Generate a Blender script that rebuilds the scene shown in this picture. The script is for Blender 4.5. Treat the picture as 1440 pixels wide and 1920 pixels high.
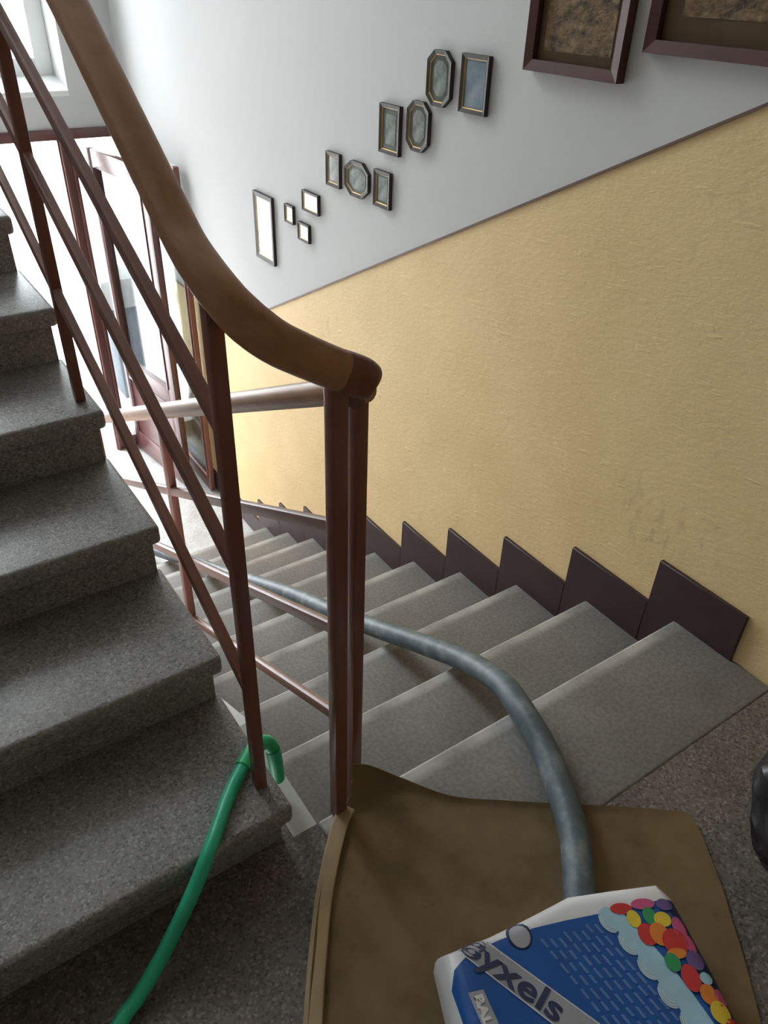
import bpy, bmesh, math, random
from mathutils import Vector, Matrix, noise as mnoise
random.seed(7)
S = bpy.context.scene
for o in list(bpy.data.objects): bpy.data.objects.remove(o)
COL = S.collection

# ------------------------------------------------------------------ camera
cd = bpy.data.cameras.new('camera'); cam = bpy.data.objects.new('camera', cd); COL.objects.link(cam)
cd.sensor_fit = 'HORIZONTAL'; cd.sensor_width = 36.0; cd.lens = 36.0 * 1434.0 / 1440.0
cd.clip_start = 0.02
RT = Vector((0.82933, -0.55791, 0.03066)); UP = Vector((0.30148, 0.49300, 0.81612)); BK = Vector((-0.47044, -0.66759, 0.57706))
M = Matrix.Identity(4)
for i in range(3):
    M[i][0] = RT[i]; M[i][1] = UP[i]; M[i][2] = BK[i]
M.translation = Vector((-0.37232, -0.90113, 1.58619))
cam.matrix_world = M
S.camera = cam

# ------------------------------------------------------------------ daylight: even overcast sky
w = bpy.data.worlds.new('sky'); S.world = w; w.use_nodes = True
bg = w.node_tree.nodes['Background']; bg.inputs['Color'].default_value = (0.94, 0.97, 1.0, 1); bg.inputs['Strength'].default_value = 15.8
S.view_settings.view_transform = 'Standard'; S.view_settings.look = 'None'
S.view_settings.gamma = 1.0; S.view_settings.use_curve_mapping = False
S.view_settings.exposure = 0.0
def portal(loc, rot, sx, sy):
    l = bpy.data.lights.new('window_portal', 'AREA'); l.shape = 'RECTANGLE'; l.size = sx; l.size_y = sy; l.energy = 1
    l.cycles.is_portal = True
    o = bpy.data.objects.new('window_portal', l); COL.objects.link(o); o.location = loc; o.rotation_euler = rot
R90 = math.pi / 2
portal((0.57, 5.06, 1.85), (-R90, 0, 0), 0.94, 1.75)
portal((0.5, 5.06, -0.5), (-R90, 0, 0), 1.75, 2.35)
portal((-0.275, 5.07, 4.55), (-R90, 0, 0), 1.75, 2.9)  # portal for the added upper window
portal((-1.53, -1.425, 1.1), (0, -R90, 0), 1.2, 0.25)  # portal for the added fill window by the landing

# ------------------------------------------------------------------ dimensions
WX = 1.372            # right wall
G, RI = 0.325, 0.165  # lower flight going and rise
GU, RU = 0.3142, 0.1653
PSI = 0.0083
YF = 4.72             # far wall
ZL = -1.65            # lower hall floor
ZC = 6.4              # stairwell ceiling
XL = -1.27            # left wall
SL = RI / G

# ------------------------------------------------------------------ materials
MATS = {}
def nodes(name, rough=0.5, spec=0.5, metal=0.0):
    m = bpy.data.materials.new(name); m.use_nodes = True; MATS[name] = m
    nt = m.node_tree; b = nt.nodes['Principled BSDF']
    b.inputs['Roughness'].default_value = rough; b.inputs['Specular IOR Level'].default_value = spec; b.inputs['Metallic'].default_value = metal
    return m, nt, b
def nd(nt, t, **kw):
    n = nt.nodes.new(t)
    for k, v in kw.items():
        if k in n.inputs: n.inputs[k].default_value = v
        else: setattr(n, k, v)
    return n
def coord(nt, scale=(1, 1, 1), kind='Object'):
    tc = nd(nt, 'ShaderNodeTexCoord'); mp = nd(nt, 'ShaderNodeMapping'); mp.inputs['Scale'].default_value = scale
    nt.links.new(tc.outputs[kind], mp.inputs['Vector']); return mp.outputs['Vector']
def ramp(nt, fac, stops):
    r = nd(nt, 'ShaderNodeValToRGB'); e = r.color_ramp.elements
    while len(e) < len(stops): e.new(0.5)
    for el, (p, c) in zip(e, stops): el.position = p; el.color = (*c, 1)
    nt.links.new(fac, r.inputs['Fac']); return r.outputs['Color']
def noise(nt, vec, scale, detail=4, rough=0.55):
    n = nd(nt, 'ShaderNodeTexNoise', Scale=scale, Detail=detail, Roughness=rough); nt.links.new(vec, n.inputs['Vector']); return n.outputs['Fac']
def mixc(nt, fac, a, b, mode='MIX'):
    m = nd(nt, 'ShaderNodeMix', data_type='RGBA', blend_type=mode)
    for i, v in ((0, fac), (6, a), (7, b)):
        if isinstance(v, (int, float)): m.inputs[i].default_value = v
        elif isinstance(v, tuple): m.inputs[i].default_value = (*v, 1)
        else: nt.links.new(v, m.inputs[i])
    return m.outputs[2]
def bump(nt, b, h, strength=0.3, dist=0.01):
    bn = nd(nt, 'ShaderNodeBump', Strength=strength, Distance=dist); nt.links.new(h, bn.inputs['Height']); nt.links.new(bn.outputs['Normal'], b.inputs['Normal'])
def simple(name, col, rough=0.5, spec=0.5, metal=0.0, var=0.12, scale=12, bstr=0.0):
    m, nt, b = nodes(name, rough, spec, metal)
    v = coord(nt); f = noise(nt, v, scale)
    lo = tuple(c * (1 - var) for c in col); hi = tuple(min(1, c * (1 + var)) for c in col)
    nt.links.new(ramp(nt, f, [(0.3, lo), (0.7, hi)]), b.inputs['Base Color'])
    if bstr: bump(nt, b, noise(nt, v, scale * 8, 3), bstr, 0.004)
    return m

def make_plaster(name, col, var=0.03):
    m, nt, b = nodes(name, 0.8, 0.2)
    v = coord(nt); f = noise(nt, v, 2.2, 5)
    c = ramp(nt, f, [(0.3, tuple(x * (1 - var) for x in col)), (0.7, col)])
    nt.links.new(c, b.inputs['Base Color']); bump(nt, b, noise(nt, v, 55, 4), 0.12, 0.004)
make_plaster('plaster', (0.62, 0.62, 0.61))
make_plaster('ceiling_paint', (0.72, 0.71, 0.68))
make_plaster('backwall', (0.42, 0.37, 0.28))

# yellow ribbed oil paint of the dado, with scuffs and raised wisps
m, nt, b = nodes('dado', 0.62, 0.3)
v = coord(nt); f = noise(nt, v, 3.0, 6)
base = ramp(nt, f, [(0.3, (0.80, 0.58, 0.29)), (0.7, (0.88, 0.65, 0.34))])
vs = coord(nt, (1, 30, 9)); sc = noise(nt, vs, 1.0, 5, 0.7)
big = noise(nt, coord(nt, (1, 1.1, 1.6)), 1.3, 3)
mm = nd(nt, 'ShaderNodeMath', operation='MULTIPLY'); nt.links.new(sc, mm.inputs[0]); nt.links.new(big, mm.inputs[1])
scf = ramp(nt, mm.outputs[0], [(0.36, (0, 0, 0)), (0.46, (1, 1, 1))])
nt.links.new(mixc(nt, mixc(nt, 0.24, (0, 0, 0), scf), base, (0.33, 0.23, 0.13)), b.inputs['Base Color'])
wv = noise(nt, coord(nt, (1, 9, 34)), 1.0, 3, 0.5)
wr = ramp(nt, wv, [(0.66, (0, 0, 0)), (0.72, (1, 1, 1))])
fine = noise(nt, coord(nt, (1, 40, 90)), 1.0, 4)
hh = mixc(nt, 0.6, fine, wr, 'ADD'); bump(nt, b, hh, 0.35, 0.006)

simple('brown_paint', (0.20, 0.072, 0.050), 0.34, 0.5, var=0.12, scale=9, bstr=0.05)
simple('rail_paint', (0.21, 0.092, 0.064), 0.36, 0.5, var=0.14, scale=9, bstr=0.05)
simple('door_paint', (0.115, 0.045, 0.042), 0.28, 0.6, var=0.10, scale=5, bstr=0.03)
simple('skirting', (0.052, 0.029, 0.030), 0.45, 0.4, var=0.15, scale=6)
simple('trim_paint', (0.16, 0.10, 0.08), 0.5, 0.3)
simple('white_gloss', (0.78, 0.79, 0.78), 0.35, 0.5, var=0.03)
simple('grey_metal', (0.22, 0.22, 0.23), 0.35, 0.5, 0.8)

def make_wood(name, c1, c2, rough):
    m, nt, b = nodes(name, rough, 0.5)
    v = coord(nt, (30, 3, 30)); f = noise(nt, v, 1.4, 6, 0.6)
    f2 = noise(nt, coord(nt), 5, 3)
    a = ramp(nt, f, [(0.25, c1), (0.75, c2)])
    nt.links.new(mixc(nt, mixc(nt, 0.5, (0, 0, 0), ramp(nt, f2, [(0.4, (0, 0, 0)), (0.75, (1, 1, 1))])), a, c1), b.inputs['Base Color'])
    bump(nt, b, f, 0.08, 0.003)
make_wood('handrail_wood', (0.33, 0.148, 0.062), (0.47, 0.235, 0.105), 0.36)
make_wood('dark_wood', (0.16, 0.055, 0.026), (0.25, 0.09, 0.042), 0.35)
make_wood('frame_wood', (0.060, 0.016, 0.013), (0.095, 0.028, 0.022), 0.4)

def make_terrazzo(name, dark, mid, light, scale, rough, spec=0.5):
    m, nt, b = nodes(name, rough, spec)
    v = coord(nt)
    vo = nd(nt, 'ShaderNodeTexVoronoi', Scale=scale); nt.links.new(v, vo.inputs['Vector'])
    sep = nd(nt, 'ShaderNodeSeparateColor'); nt.links.new(vo.outputs['Color'], sep.inputs['Color'])
    c = ramp(nt, sep.outputs['Red'], [(0.0, dark), (0.35, mid), (0.75, mid), (1.0, light)])
    f = noise(nt, v, 6, 4)
    c2 = mixc(nt, ramp(nt, f, [(0.35, (0.75, 0.75, 0.75)), (0.7, (1, 1, 1))]), (0.0, 0.0, 0.0), c)
    nt.links.new(c2, b.inputs['Base Color'])
    bump(nt, b, vo.outputs['Distance'], 0.15, 0.002)
make_terrazzo('terrazzo', (0.075, 0.065, 0.056), (0.175, 0.15, 0.128), (0.31, 0.27, 0.235), 190, 0.5)
make_terrazzo('terrazzo_polished', (0.13, 0.122, 0.115), (0.275, 0.262, 0.248), (0.44, 0.43, 0.415), 210, 0.42, 0.6)
make_terrazzo('hall_floor', (0.50, 0.50, 0.49), (0.62, 0.62, 0.61), (0.72, 0.72, 0.71), 120, 0.35)
# lower-flight treads: dusty grey slabs, front edge worn pale (local y = 0 is the nosing)
m, nt, b = nodes('tread_grey', 0.6, 0.4)
v = coord(nt); f = noise(nt, v, 5, 6, 0.6); f3 = noise(nt, v, 90, 3)
c = ramp(nt, f, [(0.3, (0.165, 0.155, 0.14)), (0.7, (0.235, 0.222, 0.20))])
c = mixc(nt, 0.25, c, ramp(nt, f3, [(0.4, (0.10, 0.095, 0.09)), (0.6, (0.30, 0.285, 0.26))]))
sx = nd(nt, 'ShaderNodeSeparateXYZ'); nt.links.new(v, sx.inputs[0])
edge = nd(nt, 'ShaderNodeMapRange'); edge.inputs['From Min'].default_value = -0.045; edge.inputs['From Max'].default_value = -0.022
nt.links.new(sx.outputs['Y'], edge.inputs['Value'])
wn = nd(nt, 'ShaderNodeMath', operation='MULTIPLY'); nt.links.new(edge.outputs['Result'], wn.inputs[0])
nt.links.new(ramp(nt, noise(nt, coord(nt, (3, 3, 3)), 1.6, 4), [(0.35, (0.1, 0.1, 0.1)), (0.55, (0.9, 0.9, 0.9))]), wn.inputs[1])
nt.links.new(mixc(nt, wn.outputs[0], c, (0.46, 0.445, 0.41)), b.inputs['Base Color'])
bump(nt, b, f3, 0.1, 0.003)

# sheet of brown paper, blotched
m, nt, b = nodes('brown_sheet', 0.75, 0.25)
v = coord(nt); f = noise(nt, v, 7, 6, 0.6)
c = ramp(nt, f, [(0.25, (0.105, 0.068, 0.033)), (0.5, (0.175, 0.118, 0.057)), (0.8, (0.215, 0.15, 0.075))])
f2 = noise(nt, v, 16, 4, 0.7); spot = ramp(nt, f2, [(0.62, (0, 0, 0)), (0.72, (1, 1, 1))])
nt.links.new(mixc(nt, mixc(nt, 0.55, (0, 0, 0), spot), c, (0.13, 0.09, 0.05)), b.inputs['Base Color']); bump(nt, b, noise(nt, v, 45, 4), 0.2, 0.004)
# dusty blue-grey hose
m, nt, b = nodes('hose_rubber', 0.5, 0.45)
v = coord(nt); f = noise(nt, v, 16, 5, 0.65)
nt.links.new(ramp(nt, f, [(0.3, (0.05, 0.072, 0.085)), (0.52, (0.085, 0.115, 0.128)), (0.72, (0.20, 0.225, 0.23))]), b.inputs['Base Color'])
bump(nt, b, noise(nt, v, 60, 3), 0.2, 0.003)
simple('green_hose', (0.03, 0.50, 0.28), 0.4, 0.5, var=0.12)
simple('green_tip', (0.02, 0.48, 0.20), 0.4, 0.5, var=0.1)
simple('black_plastic', (0.010, 0.009, 0.011), 0.35, 0.5, var=0.2, bstr=0.15)
simple('pack_white', (0.66, 0.66, 0.67), 0.4, 0.5, var=0.06)
simple('pack_blue', (0.012, 0.090, 0.34), 0.35, 0.5, var=0.10, scale=6)
simple('pack_navy', (0.012, 0.022, 0.085), 0.35, 0.5)
simple('pack_sky', (0.34, 0.55, 0.66), 0.4, 0.5)
simple('pack_line', (0.10, 0.20, 0.42), 0.4, 0.5)
simple('pack_grey', (0.36, 0.36, 0.40), 0.4, 0.5)
simple('pack_ink', (0.035, 0.04, 0.11), 0.4, 0.5)
simple('pack_red', (0.52, 0.035, 0.035), 0.4, 0.5)
simple('pack_orange', (0.66, 0.20, 0.03), 0.4, 0.5)
simple('pack_yellow', (0.68, 0.50, 0.04), 0.4, 0.5)
simple('pack_pink', (0.56, 0.09, 0.22), 0.4, 0.5)
simple('pack_green', (0.03, 0.27, 0.10), 0.4, 0.5)
simple('pack_purple', (0.13, 0.09, 0.26), 0.4, 0.5)
simple('picture_frame_dark', (0.050, 0.040, 0.031), 0.5, 0.3, var=0.2, scale=30)
simple('gold', (0.62, 0.44, 0.20), 0.35, 0.5, 0.6, var=0.15)
simple('slate_render', (0.070, 0.078, 0.088), 0.8, 0.2)
simple('sheet_edge_lit', (0.36, 0.27, 0.16), 0.75, 0.25)  # paler brown paints in the light caught by the raised fold
simple('ground', (0.62, 0.62, 0.62), 0.8, 0.2)
simple('concrete', (0.17, 0.17, 0.165), 0.8, 0.2)
def make_picture(name, lo, mid, hi, sc, rough=0.3, bstr=0.0, stretch=(1, 1, 1)):
    m, nt, b = nodes(name, rough, 0.5)
    v = coord(nt, stretch); f = noise(nt, v, sc, 5, 0.65)
    nt.links.new(ramp(nt, f, [(0.32, lo), (0.5, mid), (0.68, hi)]), b.inputs['Base Color'])
    if bstr: bump(nt, b, f, bstr, 0.01)
make_picture('engraving', (0.22, 0.235, 0.20), (0.44, 0.46, 0.42), (0.66, 0.67, 0.62), 24)
make_picture('engraving_blue', (0.28, 0.35, 0.44), (0.42, 0.49, 0.58), (0.60, 0.65, 0.70), 14)
make_picture('mat_grey', (0.19, 0.195, 0.165), (0.22, 0.225, 0.19), (0.25, 0.255, 0.22), 10)
make_picture('cream_print', (0.55, 0.52, 0.40), (0.68, 0.65, 0.52), (0.76, 0.74, 0.64), 9)
make_picture('copper_relief', (0.075, 0.034, 0.016), (0.32, 0.18, 0.085), (0.56, 0.35, 0.185), 9, 0.45, 0.8, (1, 2.2, 4))
simple('copper_mat', (0.19, 0.098, 0.045), 0.5, 0.4)
m = bpy.data.materials.new('glass'); m.use_nodes = True; MATS['glass'] = m; nt = m.node_tree
nt.nodes.remove(nt.nodes['Principled BSDF'])
tr = nd(nt, 'ShaderNodeBsdfTransparent'); tr.inputs['Color'].default_value = (0.93, 0.95, 0.95, 1)
gl = nd(nt, 'ShaderNodeBsdfGlossy', Roughness=0.03); lw = nd(nt, 'ShaderNodeLayerWeight', Blend=0.12); fr = nd(nt, 'ShaderNodeMath', operation='MULTIPLY'); fr.inputs[1].default_value = 0.6; nt.links.new(lw.outputs['Fresnel'], fr.inputs[0]); mx = nd(nt, 'ShaderNodeMixShader')
nt.links.new(fr.outputs[0], mx.inputs[0]); nt.links.new(tr.outputs[0], mx.inputs[1]); nt.links.new(gl.outputs[0], mx.inputs[2])
nt.links.new(mx.outputs[0], nt.nodes['Material Output'].inputs['Surface'])
m2 = m.copy(); m2.name = 'grey_glass'; MATS['grey_glass'] = m2
[n for n in m2.node_tree.nodes if n.type == 'BSDF_TRANSPARENT'][0].inputs['Color'].default_value = (0.91, 0.93, 0.93, 1)

# ------------------------------------------------------------------ mesh helpers
def add_box(bm, lo, hi, bev=0.0, seg=2):
    r = bmesh.ops.create_cube(bm, size=1.0); vs = r['verts']
    for vv in vs: vv.co = Vector(((lo[i] + hi[i]) / 2 + vv.co[i] * (hi[i] - lo[i]) for i in range(3)))
    if bev:
        es = list({e for vv in vs for e in vv.link_edges})
        bmesh.ops.bevel(bm, geom=es, offset=bev, segments=seg, affect='EDGES', profile=0.5)
def add_prism(bm, pts, axis, lo, hi):
    """polygon pts in the two other axes (in order), extruded along axis."""
    def mk(p, h):
        c = [p[0], p[1]]; c.insert(axis, h); return bm.verts.new(c)
    a = [mk(p, lo) for p in pts]; bb = [mk(p, hi) for p in pts]; n = len(pts)
    bm.faces.new(a); bm.faces.new(bb[::-1])
    for i in range(n): bm.faces.new((a[i], bb[i], bb[(i + 1) % n], a[(i + 1) % n]))
def catmull(P, sub=6):
    P = [Vector(p) for p in P]; out = []
    for i in range(len(P) - 1):
        p0 = P[max(i - 1, 0)]; p1 = P[i]; p2 = P[i + 1]; p3 = P[min(i + 2, len(P) - 1)]
        for s in range(sub):
            t = s / sub
            out.append(0.5 * ((2 * p1) + (p2 - p0) * t + (2 * p0 - 5 * p1 + 4 * p2 - p3) * t * t + (3 * p1 - p0 - 3 * p2 + p3) * t ** 3))
    out.append(P[-1]); return out
def add_sweep(bm, path, section, scales=None, cap=True):
    """section: list of (side, up) offsets; swept upright along path."""
    rings = []
    for i, p in enumerate(path):
        t = (path[min(i + 1, len(path) - 1)] - path[max(i - 1, 0)]).normalized()
        up = Vector((0, 0, 1))
        if abs(t.z) > 0.95: up = Vector((0, 1, 0))
        sd = t.cross(up).normalized(); u2 = sd.cross(t).normalized()
        k = scales[i] if scales else 1.0
        rings.append([bm.verts.new(p + sd * a * k + u2 * c * k) for a, c in section])
    n = len(section)
    for a, bb in zip(rings, rings[1:]):
        for j in range(n): bm.faces.new((a[j], a[(j + 1) % n], bb[(j + 1) % n], bb[j]))
    if cap: bm.faces.new(rings[0][::-1]); bm.faces.new(rings[-1])
def circ(r, n=14): return [(r * math.cos(2 * math.pi * i / n), r * math.sin(2 * math.pi * i / n)) for i in range(n)]
def rrect(wd, ht, r, seg=4):
    out = []
    for cx, cy, a0 in ((wd / 2 - r, ht / 2 - r, 0), (-wd / 2 + r, ht / 2 - r, 90), (-wd / 2 + r, -ht / 2 + r, 180), (wd / 2 - r, -ht / 2 + r, 270)):
        for i in range(seg + 1):
            a = math.radians(a0 + 90 * i / seg); out.append((cx + r * math.cos(a), cy + r * math.sin(a)))
    return out
def obj(name, bm, mat, parent=None, loc=None, smooth=False):
    bmesh.ops.recalc_face_normals(bm, faces=bm.faces[:])
    me = bpy.data.meshes.new(name); bm.to_mesh(me); bm.free()
    me.materials.append(MATS[mat])
    if smooth:
        for p in me.polygons: p.use_smooth = True
        try: me.set_sharp_from_angle(angle=math.radians(40))
        except Exception: pass
    o = bpy.data.objects.new(name, me); COL.objects.link(o)
    if parent: o.parent = parent
    if loc: o.location = loc
    return o
def inst(src, name, parent, loc):
    o = src.copy(); o.name = name; COL.objects.link(o); o.parent = parent; o.location = loc; return o
def box(name, lo, hi, mat, parent=None, bev=0.0, loc=None, seg=2):
    bm = bmesh.new(); add_box(bm, lo, hi, bev, seg); return obj(name, bm, mat, parent, loc, smooth=bev > 0)
def empty(name, loc=(0, 0, 0), rz=0.0):
    o = bpy.data.objects.new(name, None); COL.objects.link(o); o.location = loc; o.rotation_euler = (0, 0, rz); o.empty_display_size = 0.1; return o
def tag(o, label, cat, group=None, kind=None):
    o['label'] = label; o['category'] = cat
    if group: o['group'] = group
    if kind: o['kind'] = kind
    return o
def struct(o, label=None, cat=None):
    o['kind'] = 'structure'
    if label: o['label'] = label
    if cat: o['category'] = cat
    return o

# ------------------------------------------------------------------ room shell
bm = bmesh.new(); add_box(bm, (WX, -2.6, ZL - 0.2), (WX + 0.25, 5.05, ZC))
struct(obj('wall_right', bm, 'plaster'), 'white plastered stairwell wall on the right, above the yellow dado', 'wall')
YK = (1.463 + 0.17) / SL
dado = [(-2.6, -0.2), (-2.6, 1.463), (0.0, 1.463), (YK, -0.17), (YF, -0.17), (YF, ZL - 0.1), (YK, ZL - 0.1), (3.0, ZL - 0.1), (0.0, -0.2)]
bm = bmesh.new(); add_prism(bm, dado, 0, WX - 0.004, WX)
struct(obj('trim_1', bm, 'dado'), 'yellow painted dado stepping down the right wall beside the stairs', 'dado')
bm = bmesh.new(); t_ = 0.0075
add_prism(bm, [(-2.6, 1.463), (0.0, 1.463), (YK, -0.17), (YF, -0.17), (YF, -0.17 + t_), (YK, -0.17 + t_), (0.0, 1.463 + t_), (-2.6, 1.463 + t_)], 0, WX - 0.010, WX)
struct(obj('trim_2', bm, 'trim_paint'), 'thin brown line between yellow dado and white plaster', 'trim')

bm = bmesh.new()
for lo, hi in (((XL, ZL - 0.2), (-0.35, 3.1)), ((-0.35, 0.70), (WX, 0.91)), ((1.04, 0.91), (WX, ZC)), ((-0.35, 0.91), (0.10, 3.1)), ((0.10, 2.7), (1.04, 3.1)), ((XL, 6.0), (1.04, ZC)), ((XL, 3.1), (-1.15, 6.0)), ((0.6, 3.1), (1.04, 6.0))):
    add_box(bm, (lo[0], YF, lo[1]), (hi[0], YF + 0.33, hi[1]))
struct(obj('wall_far', bm, 'plaster'), 'white end wall with window above the glazed doorway', 'wall')
bm = bmesh.new()
for lo, hi in (((-2.6, ZL - 0.2), (5.05, 0.5)), ((-2.6, 1.7), (5.05, ZC)), ((-2.6, 0.5), (-1.55, 1.7)), ((-1.3, 0.5), (5.05, 1.7))):
    add_box(bm, (XL - 0.25, lo[0], lo[1]), (XL, hi[0], hi[1]))
struct(obj('wall_left', bm, 'plaster'), 'white wall on the far side of the upper flight', 'wall')
struct(box('wall_back', (XL, -2.8, -0.3), (WX, -2.6, ZC), 'backwall'), 'wall behind the landing', 'wall')
struct(box('ceiling', (XL - 0.25, -2.8, ZC), (WX + 0.25, 5.05, ZC + 0.2), 'ceiling_paint'), 'stairwell ceiling', 'ceiling')
struct(box('ceiling_shade_slab', (XL, -2.6, 2.5), (WX, 0.5, 2.7), 'backwall'), 'unseen slab added above the landing to darken the foreground', 'ceiling')  # out of view, added to keep light off the foreground
bm = bmesh.new()
add_box(bm, (XL, -2.6, -0.2), (WX, -0.33, 0.0)); add_box(bm, (XL, -0.33, -0.2), (0.105, -0.005, 0.0)); add_box(bm, (XL, -0.005, -0.2), (0.044, 0.05, 0.0))
struct(obj('floor', bm, 'terrazzo'), 'speckled terrazzo landing floor', 'floor')
struct(box('floor_lower', (XL, 0.0, ZL - 0.2), (WX, YF + 0.33, ZL), 'hall_floor'), 'pale terrazzo floor of the lower entrance hall', 'floor')
# white plastered ledge in the gap between the two flights
bm = bmesh.new()
add_prism(bm, [(-0.005, -0.2), (-0.005, 0.0), (0.34, 0.0), (3.1, -1.44), (3.1, ZL), (2.7, ZL), (0.34, -0.25)], 0, 0.045, 0.105)
struct(obj('trim_3', bm, 'plaster'), 'white plastered ledge between the two flights', 'ledge')

# upper window
win = struct(empty('window_1', (0, 0, 0)), 'bright deep-set window high in the end wall', 'window')
y0, y1 = YF + 0.27, YF + 0.33
for nm, lo, hi in (('window_stile', (0.935, 0.97), (1.04, 2.7)), ('window_stile', (0.10, 0.97), (0.18, 2.7)), ('window_rail', (0.18, 0.97), (0.935, 1.07)), ('window_rail', (0.18, 2.62), (0.935, 2.7)), ('window_rail', (0.18, 2.0), (0.935, 2.06))):
    box(nm, (lo[0], y0, lo[1]), (hi[0], y1, hi[1]), 'white_gloss', win, 0.006)
box('pane', (0.18, y0 + 0.028, 1.07), (0.935, y0 + 0.032, 2.0), 'glass', win)
box('pane', (0.18, y0 + 0.028, 2.06), (0.935, y0 + 0.032, 2.62), 'glass', win)
bm = bmesh.new(); add_prism(bm, [(YF - 0.012, 0.885), (YF - 0.012, 0.915), (YF + 0.33, 0.985), (YF + 0.33, 0.885)], 0, 0.10, 1.04)
obj('window_sill', bm, 'white_gloss', win)
def plain_window(name, label, axis, at, a0, a1, z0, z1, split):
    e = struct(empty(name), label, 'window')
    def bx(nm, u0, u1, w0, w1, d0, d1, mat, bev=0.0):
        if axis == 'y': box(nm, (u0, at + d0, w0), (u1, at + d1, w1), mat, e, bev)
        else: box(nm, (at + d0, u0, w0), (at + d1, u1, w1), mat, e, bev)
    bx('window_stile', a0, a0 + 0.06, z0, z1, -0.03, 0.03, 'white_gloss', 0.005); bx('window_stile', a1 - 0.06, a1, z0, z1, -0.03, 0.03, 'white_gloss', 0.005)
    bx('window_rail', a0 + 0.06, a1 - 0.06, z0, z0 + 0.06, -0.03, 0.03, 'white_gloss', 0.005); bx('window_rail', a0 + 0.06, a1 - 0.06, z1 - 0.06, z1, -0.03, 0.03, 'white_gloss', 0.005)
    w_ = (a1 - a0 - 0.12 - 0.05 * (split - 1)) / split
    for i in range(split):
        u = a0 + 0.06 + i * (w_ + 0.05)
        bx('pane', u, u + w_, z0 + 0.06, z1 - 0.06, -0.002, 0.002, 'glass')
        if i: bx('window_mullion', u - 0.05, u, z0 + 0.06, z1 - 0.06, -0.03, 0.03, 'white_gloss', 0.005)
plain_window('added_window_upper', 'unseen tall window added high in the end wall to light the left treads', 'y', YF + 0.30, -1.15, 0.6, 3.1, 6.0, 3)  # out of view, added so daylight reaches the left treads from ahead
plain_window('added_window_fill', 'unseen small side window added as fill light for the landing', 'x', XL - 0.22, -1.55, -1.3, 0.5, 1.7, 1)  # out of view, added as fill for posts and landing

# glazed entrance in the end wall
dr = struct(empty('door_1'), 'brown painted door frame around the bright entrance opening', 'door frame')
for nm, lo, hi in (('frame_head', (-0.35, 0.64), (WX - 0.004, 0.70)), ('mullion', (0.905, ZL), (1.0, 0.64)), ('jamb', (1.325, ZL), (WX - 0.004, 0.64)), ('jamb', (-0.35, ZL), (-0.28, 0.64)), ('sill_rail', (1.0, ZL), (1.325, ZL + 0.10))):
    box(nm, (lo[0], YF - 0.03, lo[1]), (hi[0], YF + 0.09, hi[1]), 'door_paint', dr, 0.006)
for x in (0.925, 0.978): box('beading', (x - 0.008, YF - 0.042, ZL), (x + 0.008, YF - 0.03, 0.64), 'brown_paint', dr, 0.003)
wn3 = struct(empty('window_2'), 'narrow sidelight glazed beside the entrance', 'window')
box('pane', (1.0, YF + 0.03, ZL + 0.10), (1.325, YF + 0.035, 0.64), 'glass', wn3)

def leaf(name, hinge, free, zt, stile, top, mid, bot, th, mats, label, pane_mat):
    hx, hy = hinge; fx, fy = free
    L = math.hypot(fx - hx, fy - hy); a = math.atan2(fy - hy, fx - hx)
    e = struct(empty(name, (hx, hy, ZL + 0.012), a), label, 'door')
    H = zt - ZL - 0.012
    sl, sr = stile
    box('stile', (0, -th / 2, 0), (sl, th / 2, H), mats[0], e, 0.004); box('stile', (L - sr, -th / 2, 0), (L, th / 2, H), mats[0], e, 0.004)
    box('top_rail', (sl, -th / 2, H - top), (L - sr, th / 2, H), mats[1], e, 0.004)
    zb = bot
    box('bottom_rail', (sl, -th / 2, 0), (L - sr, th / 2, bot), mats[0], e, 0.004)
    if mid:
        z0, z1 = mid
        box('middle_rail', (sl, -th / 2, z0), (L - sr, th / 2, z1), mats[0], e, 0.004)
        box('panel', (sl, -th / 4, bot), (L - sr, th / 4, z0), mats[0], e)
        box('panel_moulding', (sl, -th / 2 - 0.004, z0 - 0.03), (L - sr, -th / 2 + 0.01, z0), mats[0], e, 0.003)
        zb = z1
    p = box('pane', (sl, -0.003, zb), (L - sr, 0.003, H - top), pane_mat, e)
    for sd in (-1, 1):
        for x in (sl, L - sr): box('glazing_bead', (x - 0.008, sd * th / 2 - 0.006, zb), (x + 0.008, sd * th / 2 + 0.006, H - top), mats[0], e)
    return e, L, H
e, L, H = leaf('door_2', (1.085, 4.66), (1.19, 3.86), 0.60, (0.075, 0.095), 0.115, (0.66, 0.78), 0.17, 0.045, ('door_paint', 'door_paint'), 'brown glazed door leaf standing open into the hall', 'glass')
h = box('handle', (L - 0.06, 0.022, 0.98), (L - 0.035, 0.075, 1.0), 'grey_metal', e, 0.005); box('handle', (L - 0.15, 0.06, 0.98), (L - 0.035, 0.075, 1.0), 'grey_metal', e, 0.005)
for z in (0.25, 1.1, 1.95):
    bm = bmesh.new(); add_sweep(bm, [Vector((-0.008, 0.02, z)), Vector((-0.008, 0.02, z + 0.09))], circ(0.009, 10)); obj('hinge', bm, 'grey_metal', e)
leaf('door_3', (1.325, 4.665), (1.322, 3.735), 0.62, (0.06, 0.035), 0.018, None, 0.10, 0.035, ('brown_paint', 'white_gloss'), 'narrow-framed glass leaf folded back against the right wall', 'grey_glass')

# outside: pavement and a low wall
struct(box('ground_outside', (-30, YF + 0.33, ZL - 0.3), (30, 40, ZL - 0.03), 'ground'), 'pale paving outside the entrance', 'ground')
lw = tag(empty('low_wall', (2.0, 5.75, ZL - 0.03)), 'low grey wall with pale coping outside the door', 'wall')
box('wall_body', (-0.72, -0.15, 0), (1.6, 0.15, 0.84), 'slate_render', lw, 0.01); box('coping', (-0.78, -0.2, 0.84), (1.65, 0.2, 1.10), 'concrete', lw, 0.03)

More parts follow.
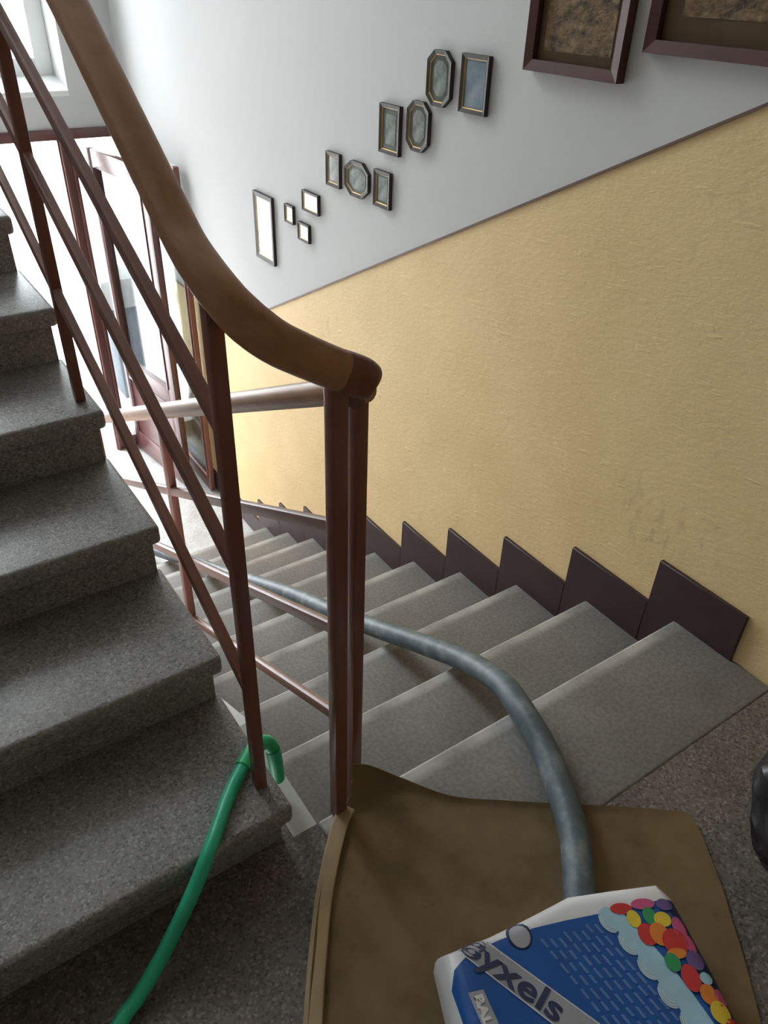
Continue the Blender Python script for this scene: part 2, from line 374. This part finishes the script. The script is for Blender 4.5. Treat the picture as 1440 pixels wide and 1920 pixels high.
# ------------------------------------------------------------------ lower flight
fl = tag(empty('stair_flight', (0, 0, 0)), 'grey stair flight descending along the yellow wall', 'stairs')
bm = bmesh.new(); add_box(bm, (0.108, -G - 0.03, -0.045), (WX - 0.004, 0.0, 0.0), 0.009, 3)
tr0 = obj('tread', bm, 'tread_grey', fl, (0, 0, -RI), smooth=True); tr0.location = (0, G, -RI)
for k in range(2, 10): inst(tr0, 'tread', fl, (0, k * G, -k * RI))
bm = bmesh.new(); add_box(bm, (0.108, -0.33, -0.045), (WX - 0.004, 0.0, 0.0), 0.009, 3)
obj('tread', bm, 'tread_grey', fl, (0, 0, 0), smooth=True)
bm = bmesh.new(); add_box(bm, (0.108, -0.05, -RI), (WX - 0.004, -0.028, -0.045))
r0 = obj('riser', bm, 'terrazzo', fl)
for k in range(1, 10): inst(r0, 'riser', fl, (0, k * G, -k * RI))
bm = bmesh.new(); add_prism(bm, [(-0.06, -0.06), (-0.03, -0.24), (2.82, -1.64), (2.82, ZL), (2.4, ZL), (-0.06, -0.42)], 0, 0.108, WX - 0.004)
obj('soffit_slab', bm, 'plaster', fl)

sk = struct(empty('baseboard_right', (WX, 0, 0)), 'dark brown skirting stepping down the right wall', 'skirting')
for k in range(0, 10):
    ya = -0.20 if k == 0 else (k - 1) * G + 0.10
    yb = k * G + 0.10
    lo = -(k + 1) * RI if k < 9 else ZL
    box('skirting_tile', (-0.018, ya + 0.0008, lo), (-0.003, yb - 0.0008, -k * RI + 0.165), 'skirting', sk, 0.0015, seg=1)
box('skirting_tile', (-0.018, 9 * G + 0.10, ZL), (-0.003, YF - 0.05, ZL + 0.15), 'skirting', sk)

# ------------------------------------------------------------------ upper flight
fu = tag(empty('stair_flight', (0, 0, 0), PSI), 'dark terrazzo stair flight climbing on the left', 'stairs')
XE = 0.0347; U1 = -0.038; XS = XL + 0.05
bm = bmesh.new(); add_box(bm, (XS, 0.0, -0.052), (XE, GU + 0.064, 0.0), 0.012, 3)
t0 = obj('tread', bm, 'terrazzo_polished', fu, (0, U1, RU), smooth=True)
for j in range(2, 9): inst(t0, 'tread', fu, (0, U1 + (j - 1) * GU, j * RU))
bm = bmesh.new(); add_box(bm, (XS, 0.045, -RU), (XE - 0.012, 0.065, -0.052))
u0 = obj('riser', bm, 'terrazzo_polished', fu, (0, U1, RU))
for j in range(2, 10): inst(u0, 'riser', fu, (0, U1 + (j - 1) * GU, j * RU))
bm = bmesh.new(); add_prism(bm, [(U1 + 0.16, -0.02), (U1 + 8 * GU + 0.05, 8 * RU - 0.09), (U1 + 8 * GU + 0.05, 8 * RU - 0.27), (U1 + 0.5, -0.02)], 0, XS, XE - 0.02)
obj('soffit_slab', bm, 'plaster', fu)
YU = U1 + 8 * GU
obj_l = box('floor_upper', (XL, YU + 0.04, 9 * RU - 0.2), (0.0, YF, 9 * RU), 'terrazzo_polished'); struct(obj_l, 'upper landing slab at the head of the left flight', 'floor')

# ------------------------------------------------------------------ railings
ru = tag(empty('stair_railing', (0, 0, 0)), 'brown steel railing with curved wooden handrail climbing the left flight', 'railing')
HR = [(-0.022, 2.70, 2.93), (-0.014, 1.75, 2.34), (-0.008, 1.05, 1.895), (-0.002, 0.70, 1.668), (0.0, 0.493, 1.537), (0.0, 0.384, 1.463), (0.0, 0.28, 1.392), (0.0, 0.199, 1.336), (0.0, 0.127, 1.287), (0.0, 0.087, 1.266), (0.004, 0.040, 1.244), (0.013, 0.0, 1.222), (0.03, -0.022, 1.201), (0.055, -0.032, 1.179), (0.085, -0.036, 1.159), (0.118, -0.036, 1.138), (0.152, -0.036, 1.118)]
path = catmull(HR, 6)
def hr_z(y):
    for a, c in zip(path, path[1:]):
        if (a.y - y) * (c.y - y) <= 0 and a.y != c.y: return a.z + (c.z - a.z) * (y - a.y) / (c.y - a.y)
    return path[0].z
bm = bmesh.new(); add_sweep(bm, path, rrect(0.050, 0.060, 0.021, 5)); hobj = obj('handrail', bm, 'handrail_wood', ru, smooth=True)
tail = catmull([(0.152, -0.036, 1.118), (0.172, -0.037, 1.108), (0.188, -0.040, 1.099), (0.201, -0.042, 1.092), (0.2055, -0.043, 1.089)], 6)
n_ = len(tail); sc = [1.01 if i < n_ * 0.45 else max(0.18, math.sqrt(max(0, 1 - ((i / (n_ - 1) - 0.45) / 0.56) ** 2))) for i in range(n_)]
bm = bmesh.new(); add_sweep(bm, tail, rrect(0.050, 0.060, 0.021, 5), sc); obj('end_cap', bm, 'dark_wood', hobj, smooth=True)
def rot(x, y): return x * math.cos(PSI) - y * math.sin(PSI), x * math.sin(PSI) + y * math.cos(PSI)
PW = 0.0128
def post(parent, x, y, z0, z1, hw=PW, mat='brown_paint', plate=True):
    p = box('post', (-hw, -hw, 0), (hw, hw, z1 - z0), mat, parent, 0.004, (x, y, z0))
    if plate: box('foot_plate', (-hw - 0.012, -hw - 0.012, 0), (hw + 0.012, hw + 0.012, 0.006), mat, p, 0.0)
    return p
for i in range(3):
    yy = 0.0474 + 3 * i * GU; x, y = rot(0, yy)
    post(ru, x, y, (1 + 3 * i) * RU, hr_z(y) - 0.022, plate=False)
post(ru, 0.160, -0.010, 0.0, 1.092, 0.0148, plate=False)
for h in (0.996, 0.722, 0.427):
    p0 = Vector((*rot(0, 0.050), h + 0.050 * RU / GU)); p1 = Vector((*rot(0, 2.45), h + 2.45 * RU / GU))
    bm = bmesh.new(); add_sweep(bm, [p0, p1], rrect(0.020, 0.028, 0.005, 2)); obj('rail', bm, 'rail_paint', ru, smooth=True)

rd = tag(empty('stair_railing', (0, 0, 0)), 'brown railing with wooden handrail descending beside the grey steps', 'railing')
XD = 0.245; YB = 0.06
def zline(y, z0): return z0 - (y - 0.172) * 0.49
HZ = 0.970
bm = bmesh.new(); add_sweep(bm, [Vector((XD, YB - 0.015, zline(YB - 0.015, HZ))), Vector((XD, 1.6, zline(1.6, HZ))), Vector((XD, 3.05, zline(3.05, HZ)))], rrect(0.048, 0.048, 0.022, 5))
obj('handrail', bm, 'handrail_wood', rd, smooth=True)
for z0 in (0.680, 0.405, 0.122):
    bm = bmesh.new(); add_sweep(bm, [Vector((XD, YB, zline(YB, z0))), Vector((XD, 3.02, zline(3.02, z0)))], rrect(0.022, 0.029, 0.006, 2)); obj('rail', bm, 'rail_paint', rd, smooth=True)
post(rd, XD, YB, -RI, zline(YB, HZ) - 0.01, 0.0135)
post(rd, XD, 1.17, -4 * RI, zline(1.17, HZ) - 0.015, 0.0140)
post(rd, XD, 2.10, -7 * RI, zline(2.10, HZ) - 0.015, 0.0140)
post(rd, XD, 3.02, ZL, zline(3.02, HZ) - 0.015, 0.0140)
bm = bmesh.new(); add_sweep(bm, [Vector((0.19, -0.018, 1.052)), Vector((0.215, 0.02, 1.038)), Vector((XD, YB, 1.022))], circ(0.014, 10)); obj('bracket', bm, 'brown_paint', rd, smooth=True)

# ------------------------------------------------------------------ pictures on the white wall
def ring(bm, outer, inner, x0, x1):
    n = len(outer)
    rows = []
    for poly, x in ((outer, 0.0), (outer, x0), (inner, x1), (inner, -0.002)):
        rows.append([bm.verts.new((x, p[0], p[1])) for p in poly])
    for a, c in zip(rows, rows[1:]):
        for i in range(n): bm.faces.new((a[i], a[(i + 1) % n], c[(i + 1) % n], c[i]))
def shrink(poly, d, cx, cz):
    ys = [abs(p[0] - cx) for p in poly]; zs = [abs(p[1] - cz) for p in poly]; my, mz = max(ys), max(zs)
    return [(cx + (p[0] - cx) * (my - d) / my, cz + (p[1] - cz) * (mz - d) / mz) for p in poly]
def picture(y0, y1, z0, z1, label, shape='rect', fw=0.012, print_mat='engraving', mat='mat_grey', matw=0.2, depth=0.016, frame_mat='picture_frame_dark', lip=0.003, group='small framed prints on the white wall', cat='picture'):
    yc, zc = (y0 + y1) / 2, (z0 + z1) / 2; hy, hz = abs(y1 - y0) / 2, (z1 - z0) / 2
    if shape == 'rect': poly = [(-hy, -hz), (hy, -hz), (hy, hz), (-hy, hz)]
    else:
        cy = hy * 0.55; cz = hz * (0.5 if shape == 'oct' else 0.36)
        poly = [(-hy + cy, -hz), (hy - cy, -hz), (hy, -hz + cz), (hy, hz - cz), (hy - cy, hz), (-hy + cy, hz), (-hy, hz - cz), (-hy, -hz + cz)]
    e = tag(empty('framed_picture', (WX - 0.001, yc, zc)), label, cat, group)
    inner = shrink(poly, fw, 0, 0); lipi = shrink(poly, fw + lip, 0, 0)
    bm = bmesh.new(); ring(bm, poly, inner, -depth, -depth * 0.8); obj('frame', bm, frame_mat, e)
    if lip:
        bm = bmesh.new(); ring(bm, inner, lipi, -depth * 0.8, -depth * 0.55); obj('gilt_lip', bm, 'gold', e)
    bm = bmesh.new(); add_prism(bm, lipi, 0, -0.006, -0.003); obj('mount', bm, mat, e)
    iy = max(p[0] for p in lipi) * (1 - matw); iz = max(p[1] for p in lipi) * (1 - matw)
    k = shrink(lipi, min(max(p[0] for p in lipi), max(p[1] for p in lipi)) * matw, 0, 0)
    bm = bmesh.new(); add_prism(bm, k, 0, -0.0075, -0.006); obj('print', bm, print_mat, e)
    bm = bmesh.new(); add_prism(bm, lipi, 0, -0.0100, -0.0092); obj('glass', bm, 'glass', e)
    return e
P = 'engraving'
picture(2.590, 2.790, 0.353, 0.680, 'tall narrow cream print in dark frame, lowest and leftmost on the wall', fw=0.022, print_mat='cream_print', mat='cream_print', matw=0.06)
picture(2.375, 2.457, 0.606, 0.688, 'tiny pale framed print nearest the tall narrow picture', fw=0.010, print_mat='cream_print', mat='cream_print', matw=0.1)
picture(2.141, 2.282, 0.698, 0.784, 'small square pale framed print, upper of the trio of little ones', fw=0.010, print_mat='cream_print', mat='cream_print', matw=0.1)
picture(2.230, 2.330, 0.556, 0.637, 'tiny framed print hanging lowest of the trio of little ones', fw=0.011, print_mat='cream_print', mat='mat_grey', matw=0.15)
picture(1.960, 2.066, 0.847, 0.978, 'small upright framed print to the left of the squat octagonal frame', fw=0.013)
picture(1.745, 1.918, 0.843, 0.975, 'squat octagonal framed print between two small upright frames', 'oct', fw=0.013, matw=0.25)
picture(1.597, 1.704, 0.842, 0.974, 'small upright framed print to the right of the squat octagonal frame', fw=0.013, matw=0.22)
picture(1.549, 1.675, 1.038, 1.201, 'dark upright rectangular framed print beside the lower long octagonal frame', fw=0.012, matw=0.35)
picture(1.380, 1.504, 1.075, 1.232, 'long octagonal framed print, the lower of two alike', 'long', fw=0.012, matw=0.3)
picture(1.276, 1.402, 1.228, 1.388, 'long octagonal framed print, the higher of two alike', 'long', fw=0.012, matw=0.3)
picture(1.098, 1.226, 1.229, 1.390, 'upright framed print with bluish picture and gilt edge', fw=0.012, print_mat='engraving_blue', mat='engraving_blue', matw=0.1)
picture(0.590, 0.935, 1.372, 1.83, 'large brown relief picture in red-brown wooden frame, left of two', fw=0.028, print_mat='copper_relief', mat='copper_mat', matw=0.16, depth=0.03, frame_mat='frame_wood', lip=0, group='large brown relief pictures')
picture(-0.02, 0.526, 1.446, 1.85, 'large wide brown relief picture in red-brown frame at top right corner', fw=0.028, print_mat='copper_relief', mat='copper_mat', matw=0.28, depth=0.03, frame_mat='frame_wood', lip=0, group='large brown relief pictures')

# ------------------------------------------------------------------ hoses
HP = [(0.45, 5.6, -1.64), (0.47, 4.9, -1.613), (0.50, 4.2, -1.612), (0.58, 3.5, -1.612), (0.66, 3.10, -1.52), (0.70, 2.6, -1.270), (0.719, 2.004, -0.968), (0.743, 1.725, -0.826), (0.760, 1.325, -0.623), (0.752, 1.026, -0.471), (0.757, 0.74, -0.326), (0.768, 0.479, -0.193), (0.770, 0.270, -0.087), (0.735, 0.085, 0.008), (0.695, -0.03, 0.045), (0.660, -0.150, 0.046), (0.615, -0.250, 0.046), (0.555, -0.356, 0.048), (0.492, -0.432, 0.050), (0.44, -0.488, 0.052)]
hp = catmull(HP, 8)
hs = tag(empty('hose', (0.6, -0.3, 0.01)), 'thick blue-grey dusty hose snaking up the steps onto the landing', 'hose')
inv = Matrix.Translation((-0.6, 0.3, -0.01))
bm = bmesh.new(); add_sweep(bm, hp, circ(0.034, 18), [1 + 0.008 * math.sin(i * 2.2) for i in range(len(hp))]); bm.transform(inv); obj('tube', bm, 'hose_rubber', hs, smooth=True)
bm = bmesh.new(); add_sweep(bm, [hp[-1] + (hp[-3] - hp[-1]).normalized() * 0.03, hp[-1] - (hp[-3] - hp[-1]).normalized() * 0.004], circ(0.0350, 18)); bm.transform(inv); obj('end_cuff', bm, 'hose_rubber', hs, smooth=True)
GP = [(-0.60, -0.36, 0.016), (-0.48, -0.235, 0.016), (-0.397, -0.167, 0.018), (-0.351, -0.146, 0.03), (-0.299, -0.123, 0.06), (-0.248, -0.099, 0.10), (-0.201, -0.075, 0.14), (-0.157, -0.046, 0.176), (-0.115, -0.003, 0.183), (-0.069, 0.048, 0.182), (-0.017, 0.095, 0.181), (0.025, 0.125, 0.181), (0.052, 0.132, 0.176), (0.066, 0.127, 0.158), (0.070, 0.120, 0.12), (0.071, 0.118, 0.05)]
gp = catmull(GP, 7)
gh = tag(empty('garden_hose', (-0.115, -0.003, 0.165)), 'thin green hose climbing over the first step beside the post', 'hose')
inv = Matrix.Translation((0.115, 0.003, -0.165)); cut = 7 * 10
bm = bmesh.new(); add_sweep(bm, gp[:cut + 1], circ(0.0145, 14)); bm.transform(inv); obj('tube', bm, 'green_hose', gh, smooth=True)
bm = bmesh.new(); add_sweep(bm, gp[cut:], circ(0.0175, 14)); bm.transform(inv); obj('connector', bm, 'green_tip', gh, smooth=True)

# ------------------------------------------------------------------ brown sheet on the landing
left = [(0.222, 0.030, 0.088), (0.195, -0.004, 0.016), (0.133, -0.045, 0.006), (0.030, -0.155, 0.008), (-0.045, -0.255, 0.010), (-0.11, -0.35, 0.008), (-0.24, -0.55, 0.006), (-0.36, -0.74, 0.004)]
right = [(0.842, -0.45, 0.006), (0.83, -0.49, 0.006), (0.80, -0.54, 0.005), (0.755, -0.61, 0.006), (0.715, -0.66, 0.006), (0.67, -0.72, 0.006), (0.57, -0.84, 0.004), (0.40, -1.04, 0.004)]
back = [(0.222, 0.030, 0.088), (0.262, 0.018, 0.068), (0.325, -0.022, 0.022), (0.40, -0.118, 0.010), (0.50, -0.195, 0.007), (0.60, -0.268, 0.006), (0.72, -0.355, 0.006), (0.842, -0.45, 0.006)]
lc, rc, bc = catmull(left, 6), catmull(right, 6), catmull(back, 6)
fc = [lc[-1].lerp(rc[-1], i / 42) for i in range(43)]
N = 43; bm = bmesh.new(); grid = []
for i in range(N):
    v_ = i / 42; row = []
    for j in range(N):
        u_ = j / 42
        p = lc[i] * (1 - u_) + rc[i] * u_ + bc[j] * (1 - v_) + fc[j] * v_ - (lc[0] * (1 - u_) * (1 - v_) + rc[0] * u_ * (1 - v_) + lc[-1] * (1 - u_) * v_ + rc[-1] * u_ * v_)
        inside = min(u_, 1 - u_, v_, 1 - v_)
        z = p.z * max(0.0, 1 - 5.5 * min(u_, v_ * 1.2)) if min(u_, v_) < 0.3 and p.z > 0.012 else min(p.z, 0.012)
        wrink = 0.005 * mnoise.noise(Vector((p.x * 7, p.y * 7, 1.3))) + 0.003 * mnoise.noise(Vector((p.x * 19, p.y * 19, 4.3)))
        lipz = 0.016 * max(0, 1 - u_ / 0.045) if v_ > 0.08 else 0
        z = max(0.0025, z + wrink * min(1, inside * 8) + lipz + 0.003)
        row.append(bm.verts.new((p.x, p.y, z)))
    grid.append(row)
for i in range(N - 1):
    for j in range(N - 1): bm.faces.new((grid[i][j], grid[i + 1][j], grid[i + 1][j + 1], grid[i][j + 1]))
bmesh.ops.recalc_face_normals(bm, faces=bm.faces[:])
bmesh.ops.solidify(bm, geom=bm.faces[:], thickness=0.002)
bm.transform(Matrix.Translation((-0.35, 0.4, 0)))
sh = obj('paper_sheet', bm, 'brown_sheet', None, (0.35, -0.4, 0.0), smooth=True)
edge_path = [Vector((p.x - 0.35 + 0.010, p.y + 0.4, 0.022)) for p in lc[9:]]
bm = bmesh.new(); add_sweep(bm, edge_path, rrect(0.036, 0.009, 0.004, 3)); obj('folded_edge', bm, 'sheet_edge_lit', sh, smooth=True)
tag(sh, 'blotched brown paper sheet spread on the landing under the blue pack', 'sheet')

# ------------------------------------------------------------------ blue tissue pack (local x = along the back edge, y = away from viewer, top at z = TZ)
ang = math.radians(-16.9); TZ = 0.136
pk = tag(empty('tissue_pack', (0.122, -0.415, 0.009), ang), 'blue and white plastic-wrapped paper pack lying on the brown sheet', 'pack')
LX, LY = 0.478, 0.33
bm = bmesh.new()
prof = [(-0.004, 0.0), (0.0, -0.004)]
out = [(0.0, -0.005), (0.10, 0.002), (0.20, 0.016), (0.285, 0.030), (0.38, 0.017), (0.475, 0.002), (0.487, -0.03), (0.478, -0.18), (0.46, -LY), (-0.02, -LY), (-0.012, -0.12)]
cen = Vector((0.235, -0.16))
def lay(k, z): return [bm.verts.new((cen.x + (p[0] - cen.x) * k, cen.y + (p[1] - cen.y) * k, z)) for p in out]
levels = [(0.93, 0.0), (0.975, 0.012), (1.0, 0.04), (1.0, 0.080), (0.985, 0.100), (0.955, 0.115), (0.91, TZ - 0.008), (0.86, TZ - 0.002), (0.80, TZ)]
rows = [lay(k, z) for k, z in levels]
for a, c in zip(rows, rows[1:]):
    for i in range(len(out)): bm.faces.new((a[i], a[(i + 1) % len(out)], c[(i + 1) % len(out)], c[i]))
bm.faces.new(rows[0][::-1]); bm.faces.new(rows[-1])
obj('wrapper', bm, 'pack_white', pk, smooth=True)
def top_z(x, y):
    # height of the wrapper's shoulder at a local point (scale factor of the outline that passes through it)
    d = Vector((x, y)) - cen; best = 0.0
    for i in range(len(out)):
        a = Vector(out[i]) - cen; c = Vector(out[(i + 1) % len(out)]) - cen
        den = d.x * (c.y - a.y) - d.y * (c.x - a.x)
        if abs(den) < 1e-9: continue
        t = (a.x * (c.y - a.y) - a.y * (c.x - a.x)) / den
        s = (a.x * d.y - a.y * d.x) / den
        if t > 0 and -1e-6 <= s <= 1 + 1e-6: best = max(best, 1 / t)
    k = best
    for (k1, z1), (k0, z0) in zip(levels[4:], levels[3:]):
        pass
    lv = levels[3:]
    if k <= lv[-1][0]: return TZ
    for (ka, za), (kb, zb) in zip(lv, lv[1:]):
        if kb <= k <= ka: return zb + (za - zb) * (k - kb) / (ka - kb) if ka > kb else zb
    return lv[0][1]
def patch(name, poly, mat, h, sub=3, parent=pk):
    bm = bmesh.new(); f = bm.faces.new([bm.verts.new((p[0], -p[1] - 0.010, 0)) for p in poly])
    bmesh.ops.triangulate(bm, faces=[f])
    for _ in range(sub + 2 if sub else 0):
        es = [e for e in bm.edges if e.calc_length() > 0.012]
        if not es: break
        bmesh.ops.subdivide_edges(bm, edges=es, cuts=1, use_grid_fill=False); bmesh.ops.triangulate(bm, faces=bm.faces[:])
    for v_ in bm.verts: v_.co.z = top_z(v_.co.x, v_.co.y) + h
    o = obj(name, bm, mat, parent, smooth=True); return o
def ell(cx, cy, a, c, r=0.0, n=16):
    return [(cx + a * math.cos(t) * math.cos(r) - c * math.sin(t) * math.sin(r), cy + a * math.cos(t) * math.sin(r) + c * math.sin(t) * math.cos(r)) for t in [2 * math.pi * i / n for i in range(n)]]
patch('printed_blue_panel', [(0.004, 0.062), (0.018, 0.036), (0.053, 0.020), (0.118, 0.013), (0.185, 0.012), (0.248, 0.016), (0.312, 0.022), (0.398, 0.028), (0.472, 0.034), (0.470, 0.10), (0.462, 0.29), (0.0, 0.29)], 'pack_blue', 0.0022, 5)
patch('printed_navy_edge', [(0.448, 0.034), (0.476, 0.036), (0.474, 0.12), (0.465, 0.29), (0.440, 0.29), (0.452, 0.12)], 'pack_navy', 0.0028, 4)
SC = [(0.326, 0.038), (0.341, 0.083), (0.352, 0.130), (0.361, 0.180), (0.372, 0.230), (0.380, 0.275)]
patch('scallop_border', [(0.322, 0.018), (0.355, 0.022), (0.378, 0.09), (0.392, 0.14), (0.402, 0.19), (0.415, 0.29), (0.385, 0.29), (0.362, 0.19), (0.350, 0.13), (0.338, 0.08)], 'pack_sky', 0.0032, 4)
for cx, cy in SC:
    patch('scallop_border', ell(cx + 0.004, cy, 0.020, 0.024), 'pack_sky', 0.0034, 2)
    for k in range(3):
        r = 0.021 - 0.004 * k
        arc = [(cx + 0.004 + r * math.cos(t), cy + 1.2 * r * math.sin(t)) for t in [math.radians(95 + 12 * i) for i in range(11)]]
        arc += [(cx + 0.004 + (r - 0.0012) * math.cos(t), cy + 1.2 * (r - 0.0012) * math.sin(t)) for t in [math.radians(215 - 12 * i) for i in range(11)]]
        patch('scallop_line', arc, 'pack_white', 0.0039, 0)
BAL = [(0.36, 0.026, 'red', 18, 9), (0.405, 0.030, 'pink', 20, 9), (0.445, 0.042, 'purple', 14, 10), (0.373, 0.050, 'yellow', 11, 14), (0.405, 0.054, 'green', 11, 15), (0.425, 0.066, 'yellow', 14, 12), (0.382, 0.082, 'red', 15, 17), (0.404, 0.088, 'orange', 15, 18), (0.447, 0.088, 'pink', 11, 18), (0.424, 0.108, 'red', 20, 20), (0.449, 0.120, 'pink', 8, 16), (0.414, 0.127, 'orange', 16, 8), (0.398, 0.138, 'green', 12, 14), (0.440, 0.146, 'purple', 14, 15), (0.414, 0.170, 'red', 14, 20), (0.440, 0.178, 'sky', 10, 9), (0.428, 0.202, 'orange', 13, 15), (0.446, 0.212, 'pink', 9, 13), (0.430, 0.232, 'yellow', 15, 16), (0.438, 0.262, 'red', 14, 16)]
for i, (cx, cy, cn, a, c) in enumerate(BAL): patch('printed_balloon', ell(cx, cy, a / 850, c / 850, 0.2), 'pack_' + cn, 0.0042 + 0.00012 * i, 2)
patch('badge', ell(0.153, 0.016, 0.024, 0.026), 'pack_navy', 0.0034, 2); patch('badge', ell(0.153, 0.018, 0.019, 0.022), 'pack_grey', 0.0040, 2)
# rows of small print running towards the viewer
for i in range(8):
    x0 = 0.186 + i * 0.0155
    for q in range(9):
        ya = 0.034 + 0.004 * (i % 3) + q * 0.024; yb = ya + random.uniform(0.015, 0.021)
        sk_ = 0.30 * (ya - 0.034); sk2 = 0.30 * (yb - 0.034)
        if x0 + sk2 > 0.318 + 0.16 * ya: continue
        patch('small_print', [(x0 + sk_, ya), (x0 + sk_ + 0.0055, ya), (x0 + sk2 + 0.0055, yb), (x0 + sk2, yb)], 'pack_line', 0.0031, 1)
# diagonal brand band with lettering
d = Vector((0.165 - 0.052, 0.156 - 0.0)).normalized(); nrm = Vector((d.y, -d.x))
def bp(s, t): p = Vector((0.050, -0.006)) + d * s + nrm * t; return (p.x, p.y)
patch('brand_band', [bp(0.0, -0.013), bp(0.03, -0.021), bp(0.10, -0.021), bp(0.16, -0.024), bp(0.27, -0.024), bp(0.27, 0.024), bp(0.08, 0.022), bp(0.04, 0.026), bp(0.0, 0.018)], 'pack_grey', 0.0034, 4)
for sgn in (-1, 1):
    patch('brand_outline', [bp(0.02, sgn * 0.0235), bp(0.27, sgn * 0.0255), bp(0.27, sgn * 0.0235), bp(0.02, sgn * 0.021)], 'pack_white', 0.0038, 3)
def lettering(txt, size, place, mat, h, name):
    cu = bpy.data.curves.new('t', 'FONT'); cu.body = txt; cu.size = size; cu.resolution_u = 4; cu.offset = 0.0012 if size > 0.02 else 0.0003
    to = bpy.data.objects.new('t', cu); COL.objects.link(to)
    dg = bpy.context.evaluated_depsgraph_get(); me = bpy.data.meshes.new_from_object(to.evaluated_get(dg))
    bpy.data.objects.remove(to); bpy.data.curves.remove(cu)
    bm = bmesh.new(); bm.from_mesh(me); bpy.data.meshes.remove(me)
    for v_ in bm.verts:
        x, y = place(v_.co.x, v_.co.y); y += 0.010; v_.co = Vector((x, -y, top_z(x, -y) + h))
    return obj(name, bm, mat, pk)
lettering('8yxels', 0.058, lambda x, y: bp(0.004 + x * 1.35, 0.017 - (0.038 - y) * 0.0 - 0.0 + (y - 0.036)), 'pack_ink', 0.0050, 'brand_lettering')
patch('price_block', [(0.026, 0.080), (0.053, 0.083), (0.058, 0.150), (0.030, 0.146)], 'pack_grey', 0.0032, 2)
lettering('BAL', 0.024, lambda x, y: (0.033 + y * 0.9, 0.088 + x * 1.2), 'pack_white', 0.0044, 'block_lettering')

# ------------------------------------------------------------------ black bag at the right edge
bg_ = tag(empty('plastic_bag', (1.02, -0.72, 0)), 'slumped black plastic bag on the landing at the right edge', 'bag')
bm = bmesh.new(); bmesh.ops.create_uvsphere(bm, u_segments=64, v_segments=36, radius=1.0)
for v_ in bm.verts:
    c = v_.co.copy(); r = math.hypot(c.x, c.y); a = math.atan2(c.y, c.x)
    kz = (c.z + 1) / 2
    f = 1 + 0.07 * math.sin(a * 9 + 2 * mnoise.noise(c * 1.5)) * kz ** 2 + 0.10 * mnoise.noise(c * 1.9) + 0.05 * (1 - abs(mnoise.noise(c * 5.0)) * 2.2) + 0.03 * mnoise.noise(c * 11)
    z = 0.31 * kz + 0.025 * mnoise.noise(c * 3.1) * kz; rr = 0.215 * f * (r ** 0.6)
    v_.co = Vector((math.cos(a) * rr, math.sin(a) * rr, max(0.0, z)))
obj('bag_body', bm, 'black_plastic', bg_, smooth=True)
bm = bmesh.new(); add_sweep(bm, [Vector((0, 0, 0.32)), Vector((0.004, 0, 0.36)), Vector((0.01, 0.01, 0.40)), Vector((0.02, 0.02, 0.44))], circ(0.03, 12), [1.0, 0.6, 1.1, 1.7]); obj('bag_neck', bm, 'black_plastic', bg_, smooth=True)
